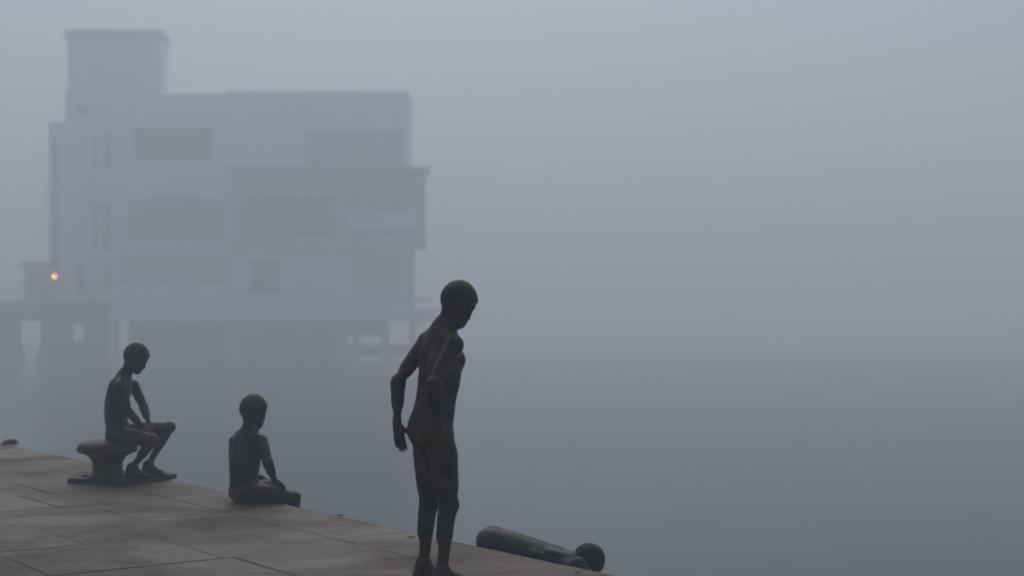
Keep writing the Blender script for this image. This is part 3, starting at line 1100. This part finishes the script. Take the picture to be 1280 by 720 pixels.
# deck and stilts
bm = bmesh.new()
pbox(bm, 140.5, 545, 387.2, 401, BY - 2.0, BY + 8.5)
obj('deck', bm, BAND, house)
for a, b, yy in ((143, 151, BY - .8), (288, 303, BY - 1), (419, 429, BY - 1), (441, 449, BY), (477, 486, BY - .4), (512, 520, BY - .8)):
    bm = bmesh.new()
    pbox(bm, a, b, 401.2, 490, yy, yy + 0.6)
    obj('stilt', bm, CONC2, house)
bm = bmesh.new()
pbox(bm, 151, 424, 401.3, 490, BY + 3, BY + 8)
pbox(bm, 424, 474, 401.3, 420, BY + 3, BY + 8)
obj('undercroft_shade', bm, DARKC, house)  # near-black blocks stand in for the shade between the stilts
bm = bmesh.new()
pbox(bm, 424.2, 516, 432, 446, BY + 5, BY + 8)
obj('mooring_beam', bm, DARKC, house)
# jetty that leads to the house
JY = BY - 1.5
jet = empty('jetty', (X(40), JY + 2, WATER), 'dark concrete jetty on broad piers running to the foggy building', 'jetty')
bm = bmesh.new()
pbox(bm, -90, 138, 377, 401, JY, JY + 5)
obj('deck', bm, DARKC, jet)
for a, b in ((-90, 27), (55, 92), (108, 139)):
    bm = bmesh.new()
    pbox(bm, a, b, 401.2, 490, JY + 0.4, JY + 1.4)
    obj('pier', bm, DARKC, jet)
for a, b, sgn in ((27, 33, 1), (55, 49, -1)):
    bm = bmesh.new()
    v = [(X(a), Z(425)), (X(a), Z(480)), (X(b), Z(480)), (X(b), Z(447))]
    f0 = [bm.verts.new((x, JY + 0.5, z)) for x, z in v]
    f1 = [bm.verts.new((x, JY + 1.3, z)) for x, z in v]
    bm.faces.new(f0)
    bm.faces.new(f1[::-1])
    for i in range(4):
        k = (i + 1) % 4
        bm.faces.new((f0[i], f0[k], f1[k], f1[i]))
    obj('footing', bm, DARKC, jet)
bm = bmesh.new()
pbox(bm, 92.1, 107.9, 401.3, 407, JY + 0.6, JY + 1.3)
pbox(bm, 92.1, 107.9, 426, 490, JY + 0.6, JY + 1.3)
obj('cross_beam', bm, DARKC, jet)
bm = bmesh.new()
for i in range(22):
    pbox(bm, -88 + i * 10.5, -87 + i * 10.5, 354, 376.9, JY + 0.1, JY + 0.15)
for yy in (353, 361, 368):
    pbox(bm, -90, 138, yy, yy + 1, JY + 0.1, JY + 0.15)
obj('railing', bm, STEEL, jet)

# little hut on the jetty
hut = empty('jetty_hut', (X(50), JY + 2.5, Z(377)), 'small square hut with a flat roof standing on the jetty beside the lit lamp', 'hut')
bm = bmesh.new()
wall_with_holes(bm, 31, 67, 333, 376.8, JY + 1.2, JY + 4, [(37, 342, 49, 357), (53, 342, 62, 374)], 0.15)
obj('wall', bm, CONC2, hut)
bm = bmesh.new()
pbox(bm, 28, 70, 328, 332.8, JY + 0.9, JY + 4.3)
obj('roof', bm, DARKC, hut)
bm = bmesh.new()
pbox(bm, 53.5, 61.5, 342.5, 374, JY + 1.28, JY + 1.34)
obj('door', bm, FRAME, hut)
bm = bmesh.new()
pbox(bm, 37.5, 48.5, 342.5, 356.5, JY + 1.28, JY + 1.33)
obj('window', bm, GLASS, hut)

lamp = empty('street_lamp', (X(72), JY + 0.5, Z(377)), 'slim lamp post with a small glowing amber globe on the jetty', 'street lamp')
bm = bmesh.new()
lathe(bm, (X(72), JY + 0.5, Z(377)), [(0, 0), (0.14, 0), (0.11, 0.2), (0.07, 0.28), (0.05, Z(349.5) - Z(377)), (0, Z(349.5) - Z(377))], 12)
obj('pole', bm, STEEL, lamp, False)
bm = bmesh.new()
bmesh.ops.create_icosphere(bm, subdivisions=3, radius=0.15, matrix=Matrix.Translation((X(72), JY + 0.5, Z(346.2))) @ Matrix.Diagonal((0.9, 0.9, 1.35, 1)))
obj('globe', bm, LAMP, lamp, True)
bm = bmesh.new()
lathe(bm, (X(72), JY + 0.5, Z(343)), [(0, 0.12), (0.05, 0.09), (0.22, 0.02), (0.22, 0.0), (0, 0.0)], 16)
obj('hood', bm, STEEL, lamp, False)

# ================================================================== haze
HAZE_DENSITY = 0.0101
bm = bmesh.new()
box(bm, -400, 400, -100, 600, WATER - 1.2, 35.6)
mat = bpy.data.materials.new('haze_air')
mat.use_nodes = True
nt = mat.node_tree
nt.nodes.remove(nt.nodes['Principled BSDF'])
pv = nt.nodes.new('ShaderNodeVolumePrincipled')
pv.inputs['Color'].default_value = (0.905, 0.972, 0.992, 1)
pv.inputs['Density'].default_value = HAZE_DENSITY
pv.inputs['Anisotropy'].default_value = 0.2
nt.links.new(pv.outputs['Volume'], nt.nodes['Material Output'].inputs['Volume'])
hz = obj('haze', bm, mat)
hz['kind'] = 'stuff'

# ================================================================== sky and sun: an overcast, foggy morning
SUN_EL, SUN_AZ = R(52), R(-4)          # azimuth clockwise from the view direction
world = bpy.data.worlds.new('World')
scene.world = world
world.use_nodes = True
nt = world.node_tree
bg = nt.nodes['Background']
sky = nt.nodes.new('ShaderNodeTexSky')
sky.sky_type = 'NISHITA'
sky.sun_disc = False
sky.sun_elevation = SUN_EL
sky.sun_rotation = SUN_AZ
sky.air_density = 1.0
sky.dust_density = 4.0
sky.ozone_density = 1.0
hs = nt.nodes.new('ShaderNodeHueSaturation')
hs.inputs['Saturation'].default_value = 1.6
nt.links.new(sky.outputs['Color'], hs.inputs['Color'])
nt.links.new(hs.outputs['Color'], bg.inputs['Color'])
bg.inputs['Strength'].default_value = 0.088

sun = bpy.data.lights.new('sun', 'SUN')
sun.energy = 1.1
sun.angle = R(80)
sun.color = (1.0, 0.98, 0.955)
so = bpy.data.objects.new('sun', sun)
COL.objects.link(so)
dirn = Vector((math.sin(SUN_AZ) * math.cos(SUN_EL), math.cos(SUN_AZ) * math.cos(SUN_EL), math.sin(SUN_EL)))
so.rotation_euler = dirn.to_track_quat('Z', 'Y').to_euler()
so.location = (20, 20, 40)

# ================================================================== camera and render
cam = bpy.data.cameras.new('camera')
co = bpy.data.objects.new('camera', cam)
COL.objects.link(co)
co.location = (0, 0, CAMH)
co.rotation_euler = (R(90), 0, 0)
cam.sensor_width = 36.0
cam.lens = FPX / 1280.0 * 36.0
cam.shift_y = (HOR - 360.0) / 1280.0
cam.clip_start = 0.05
cam.clip_end = 3000.0
cam.dof.use_dof = True
cam.dof.focus_distance = 8.3
cam.dof.aperture_fstop = 1.4
scene.camera = co

scene.render.engine = 'CYCLES'
cy = scene.cycles
cy.use_denoising = True
try:
    cy.denoiser = 'OPENIMAGEDENOISE'
    cy.denoising_input_passes = 'RGB_ALBEDO_NORMAL'
except Exception:
    pass
cy.max_bounces = 12
cy.diffuse_bounces = 3
cy.glossy_bounces = 3
cy.volume_bounces = 8
cy.use_adaptive_sampling = False
vs_ = scene.view_settings
vs_.view_transform = 'Standard'
vs_.look = 'None'
vs_.gamma = 1.0
vs_.use_curve_mapping = False
vs_.exposure = 0.06
